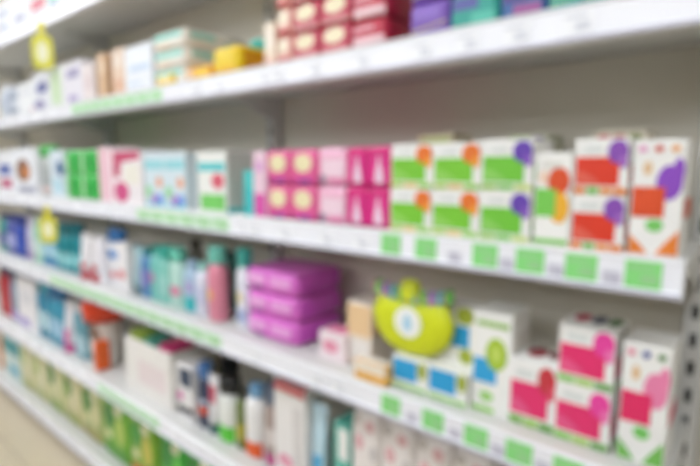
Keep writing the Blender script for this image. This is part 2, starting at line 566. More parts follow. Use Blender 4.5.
MINT = pack('#f3efe4', [('mint_band', R, (0.06, 0.56, 0.94, 0.84), '#8fdccf'), ('cream_label', R, (0.1, 0.14, 0.6, 0.4), '#f1e3cf')],
            [('mint_band', R, (0.08, 0.5, 0.45, 0.85), '#9fd8cc'), ('mint_band', R, (0.6, 0.2, 0.9, 0.5), '#b4d8cf')], 10)
run('B', 152, 184, 30, MINT, '{r} white soft pack with mint bands in the pile beside the yellow pack', 'soft pack', 0.24, rows=3, tagname='mint-band pile')
run('B', 156, 172, 74, plain('#f2d24a', [('white_panel', R, (0.2, 0.5, 0.8, 0.9), '#f6efd0')]), 'small yellow carton standing before the mint-banded pile', 'carton', 0.012, yoff=-0.014, h=0.032, tagname=None)
run('B', 186, 210, 66, plain('#f0a83e', [('yellow_panel', R, (0.35, 0.2, 0.95, 0.9), '#f4c93a'), ('white_panel', R, (0.05, 0.3, 0.25, 0.7), '#f7ead2')]), 'low orange-yellow carton between mint pile and yellow pack', 'carton', 0.06, tagname='low orange-yellow carton')
run('B', 211, 238, 46, pack('#f2cf12', [('deep_yellow_panel', R, (0.1, 0.1, 0.9, 0.3), '#eebc10'), ('light_panel', R, (0.2, 0.55, 0.8, 0.85), '#f6da3a')],
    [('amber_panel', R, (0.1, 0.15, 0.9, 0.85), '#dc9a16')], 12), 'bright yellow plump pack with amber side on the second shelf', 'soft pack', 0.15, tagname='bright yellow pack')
run('B', 243, 262, 38, btl('#c9e6df', '#4cc4b4', [('label', R, (0.1, 0.2, 0.9, 0.7), '#e9e2b8')], 'big'), 'pale bottle with a turquoise cap standing behind the yellow pack', 'bottle', 0.07, yoff=0.155, tagname=None)
run('B', 264, 275, 22, plain('#f3e2cc', [('cream_panel', R, (0.1, 0.4, 0.9, 0.9), '#f7ecdc'), ('pink_panel', R, (0.1, 0.05, 0.9, 0.2), '#efc3b4')]), 'cream slim carton at the end of the red pads pile', 'carton', 0.08, tagname='cream slim carton')
def pad(base, oval, foot, corner=None):
    pr = [('cream_oval', E_, (0.5, 0.64, 0.36, 0.28), oval), ('foot_band', R, (0.05, 0.05, 0.95, 0.2), foot)]
    if corner:
        pr.append(('corner_mark', R, (0.1, 0.78, 0.3, 0.92), corner))
    return pack(base, pr, [('foot_band', R, (0.1, 0.1, 0.9, 0.3), foot)], 9)
run('B', 275, 291, -22, pad('#efb9ac', '#f6e8cf', '#d86a70'), '{r} peach-coloured pad pack with cream oval on the second shelf', 'soft pack', 0.16, rows=3, tagname='peach pad pile')
run('B', 291, 350, -34, pad('#d2566c', '#f4e6c4', '#e9b0b0'), '{r} red pad pack with a cream oval, {c} column on the second shelf', 'soft pack', 0.16, rows=3, cols=2, colw=['inner', 'outer'], tagname='red oval pads')
run('B', 350, 386, -42, pack('#c9354e', [('pink_band', R, (0.04, 0.05, 0.96, 0.40), '#f1cdd2'), ('white_band', R, (0.04, 0.62, 0.7, 0.78), '#eaa9b4')],
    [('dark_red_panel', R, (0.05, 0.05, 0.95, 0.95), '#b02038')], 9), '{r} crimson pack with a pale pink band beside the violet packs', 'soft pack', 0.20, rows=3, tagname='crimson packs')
run('B', 409, 450, -34, pack('#7d55b8', [('yellow_line', P_, (0.05, 0.16, 0.95, 0.34, 0.95, 0.40, 0.05, 0.22), '#cdbb7a'), ('lilac_panel', R, (0.1, 0.5, 0.8, 0.85), '#8f6cc8')],
    (), 12), '{r} violet pack with a slanting yellow line on the second shelf', 'soft pack', 0.12, rows=2, tagname='violet packs')
run('B', 450, 500, -46, pack('#2fa596', [('violet_panel', R, (0.05, 0.55, 0.6, 0.92), '#5a62a8'), ('mint_panel', R, (0.45, 0.1, 0.95, 0.42), '#55c4ae')],
    (), 12), '{r} sea-green pack with an indigo panel on the second shelf', 'soft pack', 0.12, rows=2, tagname='sea-green packs')
run('B', 500, 549, -56, pack('#3d6aa8', [('pink_panel', R, (0.3, 0.12, 0.9, 0.4), '#a45a9a'), ('violet_panel', R, (0.05, 0.5, 0.6, 0.9), '#584a96')],
    (), 12), '{r} blue-indigo pack with a plum panel on the second shelf', 'soft pack', 0.12, rows=2, tagname='blue-indigo packs')
run('B', 549, 625, -72, pack('#1fa8a4', [('yellow_line', P_, (0.05, 0.2, 0.95, 0.32, 0.95, 0.37, 0.05, 0.25), '#bcd27a'), ('blue_panel', R, (0.5, 0.5, 0.95, 0.9), '#2f7fae')],
    (), 12), '{r} turquoise pack, {c} column toward the shelf end', 'soft pack', 0.12, rows=2, cols=2, colw=['first', 'second'], tagname='turquoise packs')
run('B', 625, 690, -90, pack('#2c8fb4', [('white_panel', R, (0.2, 0.5, 0.8, 0.9), '#a8dce0')], (), 12), '{r} sky-blue pack at the end of the second shelf', 'soft pack', 0.12, rows=2, tagname=None)

# ================================================================== third shelf
run('C', -3, 11, 151, plain('#eceef2', [('blue_panel', R, (0.1, 0.42, 0.95, 0.68), '#5a6cb4'), ('magenta_panel', R, (0.2, 0.1, 0.95, 0.32), '#c4507c')]), 'white carton with blue and raspberry panels, third shelf at picture edge', 'carton', 0.10, tagname='blue and raspberry carton')
run('C', 11, 37, 148, plain('#eceef3', [('brown_picture', E_, (0.48, 0.52, 0.27, 0.25), '#8a6452'), ('orange_picture', E_, (0.56, 0.48, 0.14, 0.14), '#d88a4e'), ('grey_panel', R, (0.25, 0.03, 0.9, 0.16), '#a2a3b6')]), 'white carton with a brown and orange picture on the third shelf', 'carton', 0.10, tagname='brown picture carton')
run('C', 38, 50, 145, btl('#c3c8c6', '#56bc5e', [('label', R, (0.05, 0.3, 0.95, 0.9), '#b0b6b6'), ('pink_mark', R, (0.1, 0.05, 0.9, 0.24), '#e3cccb')], 'big'), 'grey bottle with a round green cap on the third shelf', 'bottle', 0.06, tagname='green-capped grey bottle')
run('C', 50, 64, 150, plain('#dbe7f0', [('navy_mark', E_, (0.72, 0.62, 0.26, 0.16), '#3f6d9c'), ('blue_panel', R, (0.1, 0.1, 0.9, 0.4), '#bcdce8')]), 'icy blue-white carton with a navy spot on the third shelf', 'carton', 0.10, tagname='navy spot carton')
run('C', 65, 97, 150, pack('#46c25a', [('pale_stripe', R, (0.0, 0.02, 0.22, 0.98), '#c4ecc0'), ('deep_green_panel', R, (0.3, 0.3, 0.95, 0.75), '#35b24e')], (), 12), '{r} bright green soft pack, {c} column on the third shelf', 'soft pack', 0.10, rows=2, cols=2, colw=['inner', 'outer'], tagname='bright green packs')
run('C', 98, 113, 147, plain('#f6dfe6', [('pink_stripe', R, (0.1, 0.02, 0.35, 0.98), '#f0b4c6'), ('pink_stripe', R, (0.6, 0.02, 0.8, 0.98), '#f3c4d0')]), 'white carton with upright rosy stripes beside the green packs', 'carton', 0.10, tagname='rosy striped carton')
run('C', 113, 142, 150, plain('#f5eef0', [('crimson_frame', P_, (0.03, 0.5, 0.25, 0.5, 0.3, 0.78, 0.95, 0.84, 0.95, 0.98, 0.03, 0.98), '#cf4f76'), ('pink_mark', E_, (0.28, 0.22, 0.26, 0.2), '#dc5c90'), ('cream_panel', R, (0.4, 0.38, 0.92, 0.74), '#f4f0e4')]), 'white carton with a crimson arched corner on the third shelf', 'carton', 0.10, tagname='crimson corner carton')
BABY = [('teal_band', R, (0.03, 0.70, 0.97, 0.86), '#9adbe2'), ('orange_mark', E_, (0.76, 0.46, 0.16, 0.10), '#f0b08e'), ('green_mark', E_, (0.2, 0.28, 0.18, 0.12), '#a8e0b0'),
        ('violet_mark', E_, (0.5, 0.14, 0.2, 0.11), '#b08fd6'), ('blue_mark', E_, (0.82, 0.15, 0.15, 0.10), '#6fa8ea'), ('teal_base', R, (0.03, 0.0, 0.97, 0.05), '#58cdd0')]
run('C', 144, 185, 152, plain('#dcebf2', BABY), 'light blue carton with pastel spots and teal base, {c} of the pair', 'carton', 0.10, cols=2, colw=['inner', 'outer'], tagname='pastel spot cartons')
run('C', 197, 226, 151, plain('#f2f3ee', [('teal_band', R, (0.03, 0.68, 0.97, 0.82), '#62cfd2'), ('red_picture', E_, (0.72, 0.52, 0.22, 0.13), '#e2697c'), ('green_panel', R, (0.1, 0.04, 0.95, 0.30), '#7ed46c')],
    [('shaded_side', R, (0.04, 0.1, 0.96, 0.98), '#d8d2ca'), ('teal_base', R, (0.0, 0.0, 1.0, 0.09), '#4fc9c8')]), 'white carton with teal stripe, red spot and green base', 'carton', 0.16, tagname='teal and green carton')  # side coloured grey-beige for the shade on this white carton
run('C', 243, 253, 170, plain('#57cfcc', [('teal_panel', R, (0.1, 0.1, 0.9, 0.6), '#45c2c4')]), 'narrow turquoise carton beside the pink pad packs', 'carton', 0.08, tagname='narrow turquoise carton')
run('C', 253, 266, 151, plain('#f2d3e2', [('magenta_panel', R, (0.05, 0.02, 0.95, 0.36), '#dd5cae'), ('violet_mark', R, (0.2, 0.7, 0.8, 0.85), '#e0a8d6')]), 'lilac-pink slim carton with a magenta foot', 'carton', 0.10, tagname='lilac-pink carton')
def rosepad(w, h, d):
    return soft(w, h, d, '#ea6aa0', [('cream_oval', E_, (0.5, 0.62, 0.36, 0.27), '#f2e6bc'), ('mauve_band', R, (0.05, 0.04, 0.95, 0.22), '#dc58a8'), ('indigo_mark', R, (0.4, 0.05, 0.75, 0.14), '#7c5aa8')], (), 10)
run('C', 266, 316, 149, rosepad, '{r} rose-pink pad pack with cream oval, {c} column on the third shelf', 'soft pack', 0.12, rows=2, cols=2, colw=['inner', 'outer'], tagname='rose oval pads')
run('C', 317, 346, 147, pack('#f3bcd4', [('white_panel', R, (0.15, 0.25, 0.95, 0.7), '#f7d9e6'), ('grey_mark', E_, (0.16, 0.16, 0.14, 0.13), '#a58aa4'), ('pink_mark', R, (0.45, 0.05, 0.95, 0.18), '#ef8fbc')], (), 12), '{r} pale pink soft pack with a grey spot on the third shelf', 'soft pack', 0.12, rows=2, tagname='pale pink packs')
run('C', 346, 389, 146, pack('#e63b92', [('white_figure', P_, (0.35, 0.10, 0.75, 0.10, 0.72, 0.35, 0.60, 0.60, 0.56, 0.80, 0.50, 0.80, 0.46, 0.60, 0.36, 0.35), '#f3d9ea'), ('hot_pink_band', R, (0.04, 0.80, 0.96, 0.97), '#de2f80')], (), 12), '{r} magenta soft pack with a white figure, {c} column', 'soft pack', 0.12, rows=2, cols=2, colw=['inner', 'outer'], tagname='magenta figure packs')
run('C', 390, 480, 143, fruit_box('#7ecb3c', '#ea7a34', '#f2a43c', ['#b9d66a', '#e7d08a', '#9fd45c']), '{r} white and green carton with an orange fruit, {c} column', 'carton', 0.10, rows=2, cols=2, colw=['inner', 'outer'], tagname=None)
run('C', 480, 532, 139, fruit_box('#76c840', '#6a48b0', '#8b5cc0', ['#a9d46a', '#8fcf6a', '#cfe08a']), '{r} white and green carton with purple plums', 'carton', 0.10, rows=2, tagname=None)
run('C', 534, 571, 152, plain('#f6f5f0', [('red_fruit', E_, (0.66, 0.70, 0.31, 0.15), '#e2562e'), ('orange_fruit', E_, (0.70, 0.42, 0.27, 0.17), '#f2b63a'), ('green_panel', R, (0.03, 0.32, 0.60, 0.62), '#7ed05a'), ('brand_mark', R, (0.2, 0.84, 0.75, 0.91), '#e2e0d8'), ('bottom_strip', R, (0.03, 0.02, 0.97, 0.08), '#8fd06a'), ('peach_mark', E_, (0.25, 0.74, 0.14, 0.07), '#f6d7c0')]), 'single tall white carton with red apple between plum and red-band cartons', 'carton', 0.10, tagname=None)
run('C', 572, 627, 138, fruit_box('#e0402a', '#8c52b4', '#a86cc4', ['#e8862e', '#7cc654', '#ec9a4a', '#e8862e']), '{r} white carton with a red band and violet plums', 'carton', 0.10, rows=2, tagname=None)
run('C', 630, 684, 139, tall_box('#e2562e', '#9150c4', ['#e8a0cc', '#d8604e', '#eeb070'], '#ec8636'), 'big white carton with orange-red band and purple plum, at the upright', 'carton', 0.10, tagname=None)
# second row that looks out above the front cartons
run('C', 416, 452, 134, plain('#d9cfae', [('green_mark', R, (0.1, 0.9, 0.9, 0.97), '#cdd694'), ('orange_mark', E_, (0.3, 0.8, 0.2, 0.06), '#e2a060')]), 'beige carton peeking over the orange-fruit cartons', 'carton', 0.09, yoff=0.115, tagname=None)
run('C', 505, 546, 134, plain('#cfd2b8', [('green_mark', R, (0.1, 0.92, 0.6, 0.98), '#a9c480'), ('violet_mark', R, (0.6, 0.92, 0.9, 0.98), '#9a8ab0')]), 'sage carton peeking over the plum cartons', 'carton', 0.09, yoff=0.115, tagname=None)
run('C', 590, 643, 130, plain('#e8e0cc', [('red_mark', E_, (0.2, 0.94, 0.13, 0.03), '#d04a58'), ('red_mark', E_, (0.5, 0.94, 0.13, 0.03), '#c8504a'), ('green_mark', E_, (0.8, 0.94, 0.13, 0.03), '#8a9a4e')]), 'cream carton with a row of red dots peeking over red-band cartons', 'carton', 0.09, yoff=0.115, tagname=None)

# ================================================================== fourth shelf
run('D', -3, 5, 213, btl('#3e8f86', '#4a4f6a', [('label', R, (0.1, 0.2, 0.9, 0.7), '#5a6a9a')]), 'dark teal bottle, fourth shelf at the picture edge', 'bottle', 0.05, tagname='dark teal edge bottle')
run('D', 5, 13, 214, btl('#5a62a6', '#38407e', [('label', R, (0.1, 0.2, 0.9, 0.7), '#b4b8de')]), 'indigo bottle beside the dark teal edge bottle', 'bottle', 0.05, tagname='indigo bottle')
run('D', 13, 22, 216, btl('#3550b0', '#2c3f94', [('label', R, (0.1, 0.2, 0.9, 0.6), '#4762c0')], 'big'), 'royal blue bottle on the fourth shelf', 'bottle', 0.05, tagname='royal blue bottle')
run('D', 22.5, 30, 217, tb('#cfc8de', '#b49cc4', [('label', R, (0.2, 0.2, 0.8, 0.7), '#dcd6e8')]), 'lavender squeeze tube standing on its cap', 'tube', 0.05, tagname='lavender tube')
run('D', 30, 38, 218, btl('#a9d6be', '#c9e6d6', [('label', R, (0.1, 0.2, 0.9, 0.7), '#d0e6dc')]), 'mint bottle beside the yellow hanging card of the third shelf', 'bottle', 0.05, tagname='mint bottle')
run('D', 39, 53, 228, btl('#3c8fc0', '#d9e2e6', [('label', R, (0.1, 0.3, 0.9, 0.8), '#b4dce8')]), 'blue bottle with a pale cap directly below the yellow card', 'bottle', 0.06, tagname='blue bottle under the card')
run('D', 53, 65, 224, btl('#2b9aa8', '#1f7f8c', [('label', R, (0.1, 0.15, 0.9, 0.6), '#9fdce0')], 'big'), 'teal bottle beside the yellow hanging card, fourth shelf', 'bottle', 0.06, tagname='inner teal bottle')
run('D', 65, 76, 224, btl('#1f8f9c', '#187886', [('label', R, (0.1, 0.15, 0.9, 0.6), '#8fd4d8')], 'big'), 'teal bottle standing next to the white tubes with red feet', 'bottle', 0.06, tagname='outer teal bottle')
for a, b_, t, c in ((77, 86.5, 234, 'first'), (87, 97, 236, 'second')):
    run('D', a, b_, t, tb('#ece9ec', '#c84a58', [('red_panel', R, (0.15, 0.05, 0.85, 0.24), '#cf5664')]), '%s white squeeze tube with a red foot after the teal bottles' % c, 'tube', 0.05, tagname='%s red-foot tube' % c)
run('D', 97.5, 104, 238, plain('#eceaf0', [('grey_panel', R, (0.2, 0.2, 0.8, 0.8), '#dad8e2')]), 'very slim white carton after the red-foot tubes', 'carton', 0.06, tagname='very slim white carton')
run('D', 104, 117, 230, btl('#f0eef2', '#3b7fc4', [('blue_panel', R, (0.1, 0.75, 0.9, 1.0), '#4a8ccc'), ('red_mark', E_, (0.7, 0.3, 0.25, 0.1), '#dd7f86')], 'big'), 'white bottle with a broad blue cap on the fourth shelf', 'bottle', 0.06, tagname='blue-capped white bottle')
run('D', 117.5, 127, 243, plain('#f2eff0', [('red_mark', E_, (0.4, 0.35, 0.35, 0.1), '#dd8a90')]), 'white carton with a soft red spot beside the blue-capped bottle', 'carton', 0.06, tagname='soft red spot carton')
run('D', 128, 137, 247, tb('#9fc3c8', '#5d7c84', [('label', R, (0.2, 0.2, 0.8, 0.8), '#b5ccd4')]), 'grey-blue squeeze tube on the fourth shelf', 'tube', 0.05, tagname='grey-blue tube')
run('D', 137.5, 146, 248, btl('#5c8fc0', '#3a8f98', [('violet_panel', R, (0.1, 0.3, 0.9, 0.8), '#8a86c8')]), 'blue bottle with a violet panel and teal cap', 'bottle', 0.05, tagname='violet panel bottle')
run('D', 146.5, 155, 246, btl('#7fcdc4', '#49b6a8', [('magenta_mark', E_, (0.35, 0.6, 0.35, 0.16), '#d684b4')]), 'mint bottle with a pink spot, beside the violet panel bottle', 'bottle', 0.05, tagname='pink spot mint bottle')
run('D', 155.5, 165, 246, btl('#8fd4c8', '#43b8a8', [('label', R, (0.1, 0.2, 0.9, 0.75), '#a8dcd4')], 'big'), 'plain mint bottle with a deep mint cap', 'bottle', 0.05, tagname='plain mint bottle')
run('D', 165.5, 178, 248, btl('#bfe3d8', '#6fcfb8', [('pink_mark', E_, (0.55, 0.42, 0.38, 0.14), '#e08fb0')], 'big'), 'pale mint bottle with a rose spot on the label', 'bottle', 0.05, tagname='rose spot bottle')
run('D', 180, 191, 261, btl('#b4cfe6', '#a8c4dc', [('teal_panel', R, (0.02, 0.0, 0.98, 0.40), '#3fc0c4'), ('lavender_panel', R, (0.1, 0.55, 0.9, 0.85), '#b8b2dc')]), 'light blue bottle with a turquoise lower half', 'bottle', 0.05, tagname='turquoise half bottle')
run('D', 184, 196, 240, btl('#8a8478', '#5a5248', [('label', R, (0.1, 0.2, 0.9, 0.7), '#a09a90')]), 'taupe bottle with a brown cap standing in the second row', 'bottle', 0.05, yoff=0.08, tagname=None)
run('D', 191.5, 203, 263, btl('#dfe2f0', '#9fd8d0', [('label', R, (0.1, 0.3, 0.9, 0.8), '#cfd2ea')]), 'white-lavender bottle with a mint cap beside the pink bottle', 'bottle', 0.05, tagname='white-lavender bottle')
run('D', 204, 218, 247, btl('#e58fa4', '#7fdccc', [('yellow_mark', E_, (0.35, 0.52, 0.26, 0.12), '#f0b054')], 'big'), 'pink bottle with a mint cap and orange spot', 'bottle', 0.055, tagname='pink bottle')
run('D', 219, 230, 252, btl('#2f6a60', '#2a5c54', [('label', R, (0.1, 0.2, 0.9, 0.7), '#3c7a70')]), 'dark green bottle in the gap behind the pink bottle', 'bottle', 0.05, yoff=0.10, tagname=None)
run('D', 231, 243, 249, btl('#e8ebf4', '#45b8ac', [('blue_panel', R, (0.1, 0.1, 0.9, 0.35), '#b4c2e4'), ('yellow_mark', E_, (0.5, 0.6, 0.2, 0.12), '#e8dcb0')], 'big'), 'white bottle with a sea-green cap beside the magenta packs', 'bottle', 0.055, tagname='sea-green capped bottle')
run('D', 244, 297, 270, pack('#e272d2', [('pale_label', R, (0.06, 0.34, 0.42, 0.76), '#f2b4e8'), ('pale_label', R, (0.52, 0.34, 0.90, 0.76), '#f0aae4'), ('grey_mark', E_, (0.30, 0.17, 0.10, 0.10), '#98629f')],
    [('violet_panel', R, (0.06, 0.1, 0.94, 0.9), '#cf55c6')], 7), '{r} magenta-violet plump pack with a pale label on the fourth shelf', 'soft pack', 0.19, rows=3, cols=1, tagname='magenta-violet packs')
run('D', 318, 344, 333, plain('#f6e6ea', [('pink_mark', E_, (0.45, 0.5, 0.3, 0.22), '#ee9ab4')], top=[('pink_panel', R, (0.1, 0.1, 0.9, 0.9), '#e884a8')]), 'low white carton with a pink spot before the tan box', 'carton', 0.06, tagname='low pink spot carton')
run('D', 346, 371, 303, plain('#f1e6da', [('peach_panel', R, (0.03, 0.48, 0.97, 0.97), '#eecb9c'), ('white_panel', R, (0.1, 0.1, 0.9, 0.4), '#f4f0ec')], [('peach_panel', R, (0.03, 0.5, 0.97, 0.97), '#e2bb8c')]), 'white and peach carton beside the yellow-green bag', 'carton', 0.08, yoff=0.02, tagname='white and peach carton')
run('D', 354, 386, 347, plain('#f0b85a', [('cream_panel', R, (0.03, 0.45, 0.97, 0.97), '#f4e8d6')], top=[('cream_panel', R, (0.05, 0.05, 0.95, 0.95), '#f4ece0')]), 'low honey-yellow carton with a cream upper half, under the bag', 'carton', 0.030, yoff=-0.035, h=0.046, tagname=None)
KIWI = [('blue_band', R, (0.04, 0.26, 0.72, 0.92), '#2fa4dc'), ('kiwi_picture', E_, (0.86, 0.70, 0.12, 0.27), '#a8b53e'), ('bottom_strip', R, (0.03, 0.02, 0.97, 0.13), '#8fd05a')]
low = run('D', 391, 467, 364, plain('#f4f4ee', KIWI), 'white carton with blue band and kiwi below the bag, {c} of two', 'carton', 0.09, cols=2, colw=['inner', 'outer'], tagname=None, yoff=-0.012)
LOWTOP = low[0].location.z + max(v.co.z for v in low[0].data.vertices) + 0.0008
run('D', 432, 476, 304, plain('#f4f4ee', [('blue_band', R, (0.40, 0.30, 0.86, 0.66), '#2fa4dc'), ('kiwi_picture', E_, (0.76, 0.84, 0.2, 0.15), '#a8b53e'), ('kiwi_picture', E_, (0.80, 0.16, 0.16, 0.13), '#a8b53e')]), 'white carton with blue band and kiwi stacked behind the bag', 'carton', 0.045, yoff=0.026, z0=LOWTOP, tagname=None)
run('D', 472, 511, 312, plain('#f5f5f0', [('blue_band', R, (0.03, 0.30, 0.64, 0.54), '#35a8e0'), ('kiwi_picture', E_, (0.62, 0.60, 0.28, 0.16), '#a9c93a'), ('kiwi_picture', E_, (0.62, 0.60, 0.13, 0.08), '#c6dc6a'), ('olive_line', R, (0.10, 0.86, 0.92, 0.91), '#93bf4e'), ('bottom_strip', R, (0.03, 0.01, 0.6, 0.06), '#9ad65e'), ('leaf_mark', E_, (0.4, 0.17, 0.18, 0.05), '#a6dc74')],
    [('side_panel', R, (0.08, 0.1, 0.9, 0.8), '#e6e4dc')]), 'tall white carton with a kiwi and a blue band', 'carton', 0.09, tagname=None)
PINKB = fruit_box('#ea3572', '#cc3c46', '#e0506a', ['#7fb84e', '#a8d46a', '#6aa84a'],
    [('cherry_picture', E_, (0.38, 0.60, 0.2, 0.3), '#b03046'), ('cherry_picture', E_, (0.78, 0.66, 0.17, 0.26), '#8c3a40')])
PINKC = fruit_box('#ea3572', '#f04aa4', '#f47ab8', ['#8fcf5a', '#b0d66a', '#6aa84a'],
    [('round_mark', E_, (0.26, 0.60, 0.14, 0.28), '#d03c60'), ('round_mark', E_, (0.57, 0.60, 0.13, 0.28), '#3c4868'), ('round_mark', E_, (0.85, 0.60, 0.12, 0.28), '#4f8040')])
run('D', 509, 556, 362, PINKB, 'white carton with pink band and red strawberry', 'carton', 0.09, tagname=None)
run('D', 556, 613, 327, PINKC, '{r} white carton with pink band and pink flower', 'carton', 0.09, rows=2, tagname=None)
run('D', 619, 669, 344, tall_box('#e83068', '#ee88b0', ['#e88aa4', '#4a5aa0', '#5c8a4a'], '#7ac05a'), 'big white carton with crimson band and pink flower, at the upright', 'carton', 0.09, tagname=None)

# ================================================================== fifth shelf
run('E', -3, 7, 268, btl('#b8303c', '#4a3a5e', [('label', R, (0.1, 0.2, 0.9, 0.5), '#c84a52')]), 'red bottle with a dark plum cap, fifth shelf at picture edge', 'bottle', 0.06, tagname='red edge bottle')
run('E', 8, 16, 275, btl('#8d9cb0', '#6a7890', [('lilac_panel', R, (0.1, 0.02, 0.9, 0.3), '#b8a8d8')]), 'steel-blue bottle beside the red edge bottle', 'bottle', 0.06, tagname='steel-blue bottle')
run('E', 17, 35, 280, plain('#eeecf0', [('lilac_panel', R, (0.05, 0.03, 0.6, 0.2), '#b0a0d6'), ('grey_panel', R, (0.2, 0.5, 0.8, 0.75), '#dcdce2')]), 'white carton with a lilac foot on the fifth shelf', 'carton', 0.09, tagname='lilac foot carton')
run('E', 35.5, 46, 284, btl('#3a8cac', '#56b0c0', [('label', R, (0.1, 0.2, 0.9, 0.7), '#c0dfe8')]), 'blue-teal bottle after the lilac foot carton', 'bottle', 0.06, tagname='blue-teal bottle')
run('E', 47, 60, 288, btl('#3d9ab8', '#3474a4', [('label', R, (0.1, 0.2, 0.9, 0.7), '#a8cfe6')], 'big'), 'ocean blue bottle with a broad blue cap, fifth shelf', 'bottle', 0.06, tagname='ocean blue bottle')
run('E', 60.5, 69, 303, tb('#e6e4ea', '#d0559c', [('magenta_panel', R, (0.1, 0.0, 0.9, 0.35), '#d864a8')]), 'white squeeze tube with a magenta foot on the fifth shelf', 'tube', 0.05, tagname='magenta foot tube')
run('E', 70, 82, 306, btl('#6aa0b0', '#e8eaee', [('label', R, (0.1, 0.1, 0.9, 0.6), '#b4d2dc')]), 'grey-teal bottle with a white cap beside the red-lidded tub', 'bottle', 0.06, tagname='grey-teal bottle')
def tub(w, h, d):
    w = 0.172
    bh = h * 0.70
    o = lathe('lidded_tub', [(0.30, 0), (0.33, 0.003), (0.36, bh * 0.9), (0.36, bh)], mat('#e6e0da', 0.2), w, w, None, 28)
    lathe('lid', [(0.38, bh), (0.50, bh + 0.003), (0.51, h - 0.014), (0.46, h - 0.003), (0.30, h)], mat('#e2431f', 0.3), w, w, o, 28)
    def fr(u, v, lift):
        a = (u - 0.5) * 2.4
        return ((w * 0.345 + lift) * math.sin(a), -(w * 0.35 + lift + 0.002) * math.cos(a), 0.006 + v * bh)
    add_prints(o, [('brown_picture', R, (0.15, 0.60, 0.85, 0.92), '#84685a'), ('white_panel', R, (0.2, 0.3, 0.6, 0.55), '#f0eeec')], fr, True, 0.3)
    g = box('side_grip', (w * 0.20, -w * 0.42, 0.001), (w * 0.42, -w * 0.10, bh * 0.62), mat('#ee6a2a', 0.35), o, 0.006, 2)
    return o
run('E', 79, 104, 302, tub, 'white tub with a wide red lid and an orange side grip', 'tub', 0.12, tagname='red-lidded tub')
def tray(w, h, d):
    o = box('display_box', (-w / 2, -d / 2, 0), (w / 2, d / 2, h), mat('#f1eeea', 0.5), None, 0.0015)
    box('rim', (-w / 2, -d / 2, h), (w / 2, -d / 2 + 0.003, h + 0.010), mat('#f3f0ec', 0.5), o)
    box('rim', (w / 2 - 0.003, -d / 2 + 0.003, h), (w / 2, d / 2, h + 0.010), mat('#f3f0ec', 0.5), o)
    add_prints(o, [('pale_panel', R, (0.3, 0.25, 0.9, 0.7), '#ecdfe0')], lambda u, v, e: ((u - 0.5) * w, -d / 2 - e, v * h))
    return o
tr = run('E', 125, 171, 348, tray, 'white cardboard display box holding green, teal and magenta packets', 'display box', 0.16, tagname='white display box')[0]
tz = tr.location.z + max(v.co.z for v in tr.data.vertices)
tw, td = tr.dimensions.x, tr.dimensions.y
for fx, fy, sx, sy, c1, c2, nm, hh in (
        (0.20, 0.22, 0.34, 0.36, '#8fae3c', '#b4c85a', 'olive-green packet lying on the white display box', 0.034),
        (0.20, 0.70, 0.34, 0.44, '#4a8f4e', '#7ab86a', 'leaf-green packet at the back of the white display box', 0.040),
        (0.52, 0.30, 0.26, 0.52, '#3fa08c', '#64b8a0', 'teal packet lying on the white display box', 0.026),
        (0.82, 0.40, 0.28, 0.70, '#d8407e', '#ea78ac', 'magenta packet lying on the white display box', 0.024)):
    o = soft(tw * sx, hh, td * sy, c1, [('printed_panel', R, (0.2, 0.2, 0.8, 0.8), c2)], (), 5)
    o.location = (tr.location.x + (fx - 0.5) * tw * 0.96, tr.location.y + (fy - 0.5) * td * 0.92 + 0.003, tz + 0.0005)
    tag(o, nm, 'packet')
run('E', 176, 192, 366, plain('#eceaea', [('magenta_mark', E_, (0.2, 0.42, 0.2, 0.08), '#d86ab0'), ('black_band', R, (0.03, 0.12, 0.97, 0.25), '#2a2c30'), ('dark_panel', R, (0.2, 0.62, 0.95, 0.95), '#34445e')]), 'white carton with a black band and magenta spot, fifth shelf', 'carton', 0.07, tagname='black band carton')
run('E', 192.5, 203, 366, btl('#3c4660', '#4a7ab8', [('red_panel', R, (0.1, 0.3, 0.9, 0.5), '#e0563c'), ('pale_panel', R, (0.1, 0.55, 0.9, 0.7), '#b8c0d4')], 'big'), 'dark navy bottle with a blue cap and red label', 'bottle', 0.06, tagname='dark navy bottle')
run('E', 203, 213, 378, tb('#e4e2e4', '#3a6468', [('red_panel', R, (0.1, 0.45, 0.9, 0.8), '#c8506a')]), 'white squeeze tube with a dark teal cap and red label', 'tube', 0.05, tagname='dark teal capped tube')
run('E', 214, 231, 380, btl('#e8ebe6', '#1d1f22', [('green_panel', R, (0.0, 0.0, 1.0, 0.40), '#5ecf3e')], 'big'), 'white bottle with a lime lower half and black cap', 'bottle', 0.06, tagname='lime half bottle')
run('E', 216, 230, 357, btl('#22252a', '#17191c', [('label', R, (0.1, 0.3, 0.9, 0.7), '#33363c')], 'big'), 'black bottle standing behind the lime half bottle', 'bottle', 0.06, yoff=0.09, tagname=None)
run('E', 231.5, 240, 392, btl('#6a7a3a', '#3a3c34', [('label', R, (0.1, 0.2, 0.9, 0.6), '#b8b03c')]), 'slim olive bottle with a dark cap', 'bottle', 0.05, tagname='slim olive bottle')
run('E', 240.5, 258, 388, btl('#f0efee', '#7fb2dc', [('orange_panel', R, (0.0, 0.0, 1.0, 0.32), '#e8622e'), ('yellow_mark', E_, (0.2, 0.55, 0.14, 0.1), '#e8c85a')], 'flip'), 'white bottle with a sky-blue cap and orange foot', 'bottle', 0.06, tagname='orange foot bottle')
run('E', 259, 273, 388, btl('#a8968e', '#5a6a84', [('magenta_panel', R, (0.0, 0.0, 1.0, 0.22), '#c4508c'), ('pale_panel', R, (0.1, 0.4, 0.9, 0.75), '#d8d0cc')], 'big'), 'taupe bottle with a slate cap and plum foot', 'bottle', 0.06, tagname='taupe bottle')
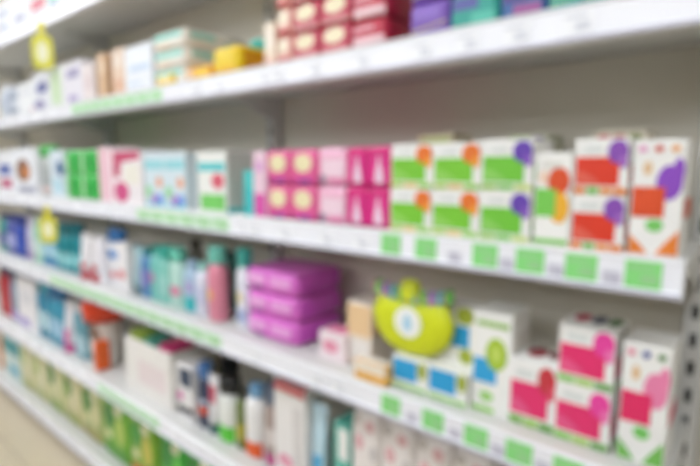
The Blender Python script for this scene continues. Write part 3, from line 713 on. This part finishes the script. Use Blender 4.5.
run('E', 274, 306, 386, plain('#efecea', [('pink_mark', E_, (0.35, 0.2, 0.24, 0.07), '#e8a0b8'), ('red_band', R, (0.02, 0.92, 0.98, 0.99), '#cf3a42'), ('grey_panel', R, (0.6, 0.1, 0.9, 0.8), '#dcd8d6')], (), [('red_panel', R, (0.02, 0.02, 0.98, 0.98), '#cf3a42')]), 'tall white carton with a red top on the fifth shelf', 'carton', 0.07, tagname='red-topped carton')
run('E', 306, 322, 408, tb('#c4e0ec', '#3f9ccc', [('blue_panel', R, (0.1, 0.1, 0.9, 0.35), '#56b0dc')]), 'light blue squeeze tube on the fifth shelf', 'tube', 0.05, tagname='light blue tube')
run('E', 333, 349, 424, plain('#5fb8a8', [('white_panel', R, (0.3, 0.6, 0.95, 0.95), '#eef0ec')]), 'sea-green carton beside the white rose-spotted packs', 'carton', 0.08, tagname='sea-green carton')
run('E', 350, 490, 408, pack('#efe8e4', [('rose_mark', E_, (0.3, 0.72, 0.16, 0.07), '#e2b4b8'), ('rose_mark', E_, (0.66, 0.88, 0.16, 0.05), '#dcb0b2'), ('rose_mark', E_, (0.6, 0.45, 0.14, 0.05), '#e4bcc0'), ('grey_mark', E_, (0.8, 0.66, 0.12, 0.07), '#ccc6c4'), ('grey_mark', E_, (0.22, 0.92, 0.14, 0.04), '#c4bcb4')], (), 8), 'white soft pack with dusty rose spots, {c} beside the sea-green carton', 'soft pack', 0.12, cols=4, colw=['first', 'second', 'third', 'fourth'], tagname='rose-spotted packs')

# ================================================================== bottom shelf
run('F', -4, 3, 336, btl('#e2a070', '#e8c090', [('label', R, (0.1, 0.2, 0.9, 0.6), '#e8b088')]), 'orange-tan bottle, bottom shelf at the picture edge', 'bottle', 0.06, tagname='orange-tan bottle')
run('F', 3, 20, 340, plain('#d4e6e6', [('teal_panel', R, (0.03, 0.62, 0.97, 0.97), '#2f9aa4'), ('blue_mark', E_, (0.6, 0.25, 0.3, 0.14), '#7fc8dc')]), 'pale carton with a teal upper half on the bottom shelf', 'carton', 0.10, tagname='teal-topped carton')
def leafy(base, c1, c2, c3):
    return pack(base, [('pale_mark', E_, (0.66, 0.86, 0.16, 0.07), '#ece8c8'), ('pale_mark', E_, (0.25, 0.40, 0.14, 0.08), '#e6e4b4'), ('leaf_picture', E_, (0.3, 0.72, 0.24, 0.2), c1), ('leaf_picture', E_, (0.72, 0.55, 0.2, 0.24), c2), ('foot_panel', R, (0.08, 0.06, 0.92, 0.24), c3)], [('leaf_picture', E_, (0.5, 0.5, 0.3, 0.3), c1)], 8)
run('F', 20, 46, 351, leafy('#dcdcb2', '#b8c87c', '#e4e2c0', '#c2cc88'), 'pale straw-green soft pack, {c} on the bottom shelf', 'soft pack', 0.10, cols=2, colw=['first', 'second'], tagname='straw-green packs')
run('F', 47, 62, 362, leafy('#d0d6a0', '#4f8a3a', '#e0deb4', '#9cba60'), 'straw pack with a dark leaf picture on the bottom shelf', 'soft pack', 0.10, tagname='dark leaf pack')
run('F', 63, 80, 374, leafy('#d6d2a0', '#6a9a3e', '#e6e0b8', '#a8b864'), 'straw pack with a moss leaf picture on the bottom shelf', 'soft pack', 0.10, tagname='moss leaf pack')
run('F', 81, 101, 388, leafy('#b6c482', '#3f8a34', '#dcd8a8', '#b0a85c'), 'olive pack with deep green leaves on the bottom shelf', 'soft pack', 0.10, tagname='olive leafy pack')
run('F', 102, 128, 402, leafy('#74b83c', '#2f8430', '#b4d060', '#5aa83a'), 'grass-green pack with dark leaves on the bottom shelf', 'soft pack', 0.10, tagname='grass-green pack')
run('F', 129, 155, 420, leafy('#84b83a', '#3a9a36', '#c8c24e', '#e08a3a'), 'yellow-green pack with an orange foot on the bottom shelf', 'soft pack', 0.10, tagname='orange foot pack')
run('F', 160, 215, 437, leafy('#35b03a', '#228a2e', '#5fcc4a', '#2c9c36'), 'vivid green soft pack, {c} after the dark gap', 'soft pack', 0.10, cols=2, colw=['first', 'second'], tagname='vivid green packs')

# ================================================================== the yellow-green bag
def pillow(name, pts, depth, m, parent=None, power=2.4, rings=7):
    """A plump body from an outline (x, z): domed front and back that meet at the rim."""
    cx = sum(p[0] for p in pts) / len(pts)
    cz = sum(p[1] for p in pts) / len(pts)
    n = len(pts)
    vv, ff = [(cx, -depth / 2, cz)], []
    for i in range(1, rings + 1):
        s = (i / rings) ** 0.8
        y = depth / 2 * math.sqrt(max(0, 1 - s ** power))
        vv += [(cx + s * (x - cx), -y, cz + s * (z - cz)) for x, z in pts]
    back = len(vv)
    vv.append((cx, depth / 2, cz))
    for i in range(1, rings):
        s = (i / rings) ** 0.8
        y = depth / 2 * math.sqrt(max(0, 1 - s ** power))
        vv += [(cx + s * (x - cx), y, cz + s * (z - cz)) for x, z in pts]
    fr = lambda i, k: 1 + (i - 1) * n + k % n
    bk = lambda i, k: (back + 1 + (i - 1) * n + k % n) if i < rings else fr(rings, k)
    for k in range(n):
        ff.append((0, fr(1, k), fr(1, k + 1)))
        ff.append((back, bk(1, k + 1), bk(1, k)))
        for i in range(1, rings):
            ff.append((fr(i, k), fr(i + 1, k), fr(i + 1, k + 1), fr(i, k + 1)))
            ff.append((bk(i, k + 1), bk(i + 1, k + 1), bk(i + 1, k), bk(i, k)))
    return raw(name, vv, ff, m, parent, True)

by = FRONT + 0.056
zb = LOWTOP + 0.0005
xa, xb = x_at(373, by, 0.95), x_at(454, by, 0.95)
W = xb - xa
zt = z_at(413, 293, by)
H = zt - zb
pts = []
for k in range(28):                                    # round underside
    a = math.pi + math.pi * k / 27
    pts.append((W / 2 * math.copysign(abs(math.cos(a)) ** 0.85, math.cos(a)), H * 0.62 + H * 0.62 * math.sin(a)))
for k in range(1, 14):                                 # dipping rim
    t = k / 14
    x = W / 2 * (1 - 2 * t) * 0.94
    pts.append((x, H * 0.98 - H * 0.10 * (1 - (1 - 2 * t) ** 2)))
root = pillow('toiletry_bag', pts, 0.030, mat('#d3dc1e', 0.45))
root.location = ((xa + xb) / 2, by, zb)
tag(root, 'plump yellow-green half-round bag with striped ruffle and white round badge', 'bag')
n = 20
cols_ = ['#f06aa4', '#7fd06a', '#f4dc5a', '#b48ad8', '#f4885a', '#6ac8d0']
for k in range(n):
    t = (k + 0.5) / n
    x = W * 0.47 * (2 * t - 1)
    z = H * 0.98 - H * 0.10 * (1 - (1 - 2 * t) ** 2)
    o = box('ruffle_stripe', (-W / n * 0.52, -0.012, -0.004), (W / n * 0.52, 0.012, 0.019 + 0.005 * (k % 2)), mat(cols_[k % 6], 0.6), root, 0.0025, 2)
    o.location = (x, 0.004 * (-1) ** k, z)
hp = []
for k in range(20):
    a = 2 * math.pi * k / 20
    hp.append((W * 0.12 * math.copysign(abs(math.cos(a)) ** 0.6, math.cos(a)), 0.5 * H * 0.42 * math.copysign(abs(math.sin(a)) ** 0.6, math.sin(a))))
o = pillow('handle_tab', hp, 0.030, mat('#ccd524', 0.45), root)
o.location = (0, -0.004, H * 1.02)
def bag_front(u, v, lift):
    # badge follows the domed front
    return (u, -0.0155 - lift + 0.004 * ((u / (W / 2)) ** 2 + ((v - H * 0.55) / (H / 2)) ** 2), v)
add_prints(root, [('round_badge', E_, (0.0, H * 0.55, W * 0.165, W * 0.165), '#f3f4ef'), ('badge_emblem', E_, (0.0, H * 0.53, W * 0.05, W * 0.075), '#a9d6ec'), ('badge_emblem', E_, (0.0, H * 0.64, W * 0.03, W * 0.03), '#a9d6ec')], bag_front, True, 0.5)

# ================================================================== hanging yellow cards
def hang_card(px, py0, py1, sh, label):
    y = FRONT - 0.0165
    x = x_at(px, y, z_at(px, (py0 + py1) / 2, y))
    z1 = SHELF_BOTTOM[sh] + 0.004
    z0 = z_at(px, py1, y)
    h = z1 - z0
    w = h * 0.54
    out = []
    for k in range(20):                                 # rounded card body
        a = 2 * math.pi * k / 20
        out.append((w / 2 * math.copysign(abs(math.cos(a)) ** 0.5, math.cos(a)), h * 0.40 + h * 0.40 * math.copysign(abs(math.sin(a)) ** 0.5, math.sin(a))))
    nn = len(out)
    vv = [(a_, -0.001, b_) for a_, b_ in out] + [(a_, 0.001, b_) for a_, b_ in out]
    ff = [tuple(range(nn)), tuple(range(nn, 2 * nn))[::-1]] + [(i, i + nn, (i + 1) % nn + nn, (i + 1) % nn) for i in range(nn)]
    o = raw('hanging_card', vv, ff, mat('#dcd840', 0.4))
    o.location = (x, y, z0)
    o.rotation_euler = (0, 0, math.radians(38))
    box('hanger_strip', (-w * 0.16, -0.0006, h * 0.76), (w * 0.16, 0.0006, h * 1.10), mat('#e2d94e', 0.35), o)
    add_prints(o, [('pale_centre', E_, (0.0, h * 0.40, w * 0.26, h * 0.24), '#f6f5d4')], lambda u, v, e: (u, -0.001 - e, v))
    tag(o, label, 'hanging card', 'yellow hanging cards')
    return o
hang_card(42.5, 32, 70, 'A', 'yellow card hanging from the lip of the topmost shelf')
hang_card(48, 207, 243, 'C', 'yellow card hanging from the lip of the third shelf')

# ================================================================== price tags and painted shade patches
_T = {}
def price_tag_or_shade(sh, x, w, h, colour, label, group):
    k = (round(w, 4), round(h, 4), colour)
    if k not in _T:
        o = box('price_tag_or_shade', (-w / 2, -0.0012, 0), (w / 2, 0.0, h), mat(colour, 0.4, 0.03), None)
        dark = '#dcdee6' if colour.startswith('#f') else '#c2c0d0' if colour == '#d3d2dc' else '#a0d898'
        add_prints(o, [('printed_line', R, (0.08, 0.70, 0.80, 0.84), dark), ('printed_price', R, (0.45, 0.18, 0.90, 0.52), dark)], lambda u, v, e: ((u - 0.5) * w, -0.0012 - e, v * h))
        _T[k] = o
    else:
        o = copy_tree(_T[k])
    o.location = (x, FRONT - 0.0014, SHELF_BOTTOM[sh] + 0.0125)
    o.rotation_euler = (math.radians(-1.5), 0, 0)
    tag(o, label, 'price tag', group)

GREEN = '#8fe286'
for sh, pxs in (('C', (643, 581, 530, 485, 426, 391)), ('D', (614, 568, 519, 476, 433, 391))):
    for i, px in enumerate(pxs):
        x = x_at(px, FRONT, SHELF_BOTTOM[sh] + 0.03)
        price_tag_or_shade(sh, x, 0.047, 0.040, GREEN, '%s light green price tag on the %s shelf counting from the perforated upright' % (NTH[i], ORD[sh]), 'light green tags, %s shelf' % ORD[sh])
for sh, pxs in (('C', (612, 556, 507, 455)), ('D', (543, 498, 455, 412))):  # small patches painting the lilac-grey shade low on the rail
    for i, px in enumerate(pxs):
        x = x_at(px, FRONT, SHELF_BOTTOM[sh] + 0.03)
        price_tag_or_shade(sh, x, 0.026, 0.020, '#d3d2dc', '%s small lilac-grey shade patch between green tags on the %s shelf, from the upright' % (NTH[i], ORD[sh]), 'lilac-grey shade patches, %s shelf' % ORD[sh])
STRIPS = {'B': (72, 163), 'C': (137, 230), 'D': (50, 222), 'E': (98, 160)}
used = []
for sh, (p0, p1) in STRIPS.items():
    a, b_ = x_at(p0, FRONT, SHELF_BOTTOM[sh] + 0.03), x_at(p1, FRONT, SHELF_BOTTOM[sh] + 0.03)
    n = max(3, min(16, round((b_ - a) / 0.085)))
    w = (b_ - a) / n
    used.append((sh, a, b_))
    for i in range(n):
        price_tag_or_shade(sh, a + (i + 0.5) * w, w - 0.006, 0.036, '#cbeccb', '%s tag of the pale green strip along the %s shelf, from its far end' % (NTH[i], ORD[sh]), 'pale green strip, %s shelf' % ORD[sh])
for sh, a, b_, tn in RUNS:
    x = (a + b_) / 2
    if tn is None or sh == 'A' or any(s == sh and q0 - 0.04 < x < q1 + 0.04 for s, q0, q1 in used):
        continue
    price_tag_or_shade(sh, x, min(0.045, (b_ - a) * 0.9), 0.035, '#f7f8fb', 'white price tag on the %s shelf below the %s' % (ORD[sh], tn), 'white price tags')
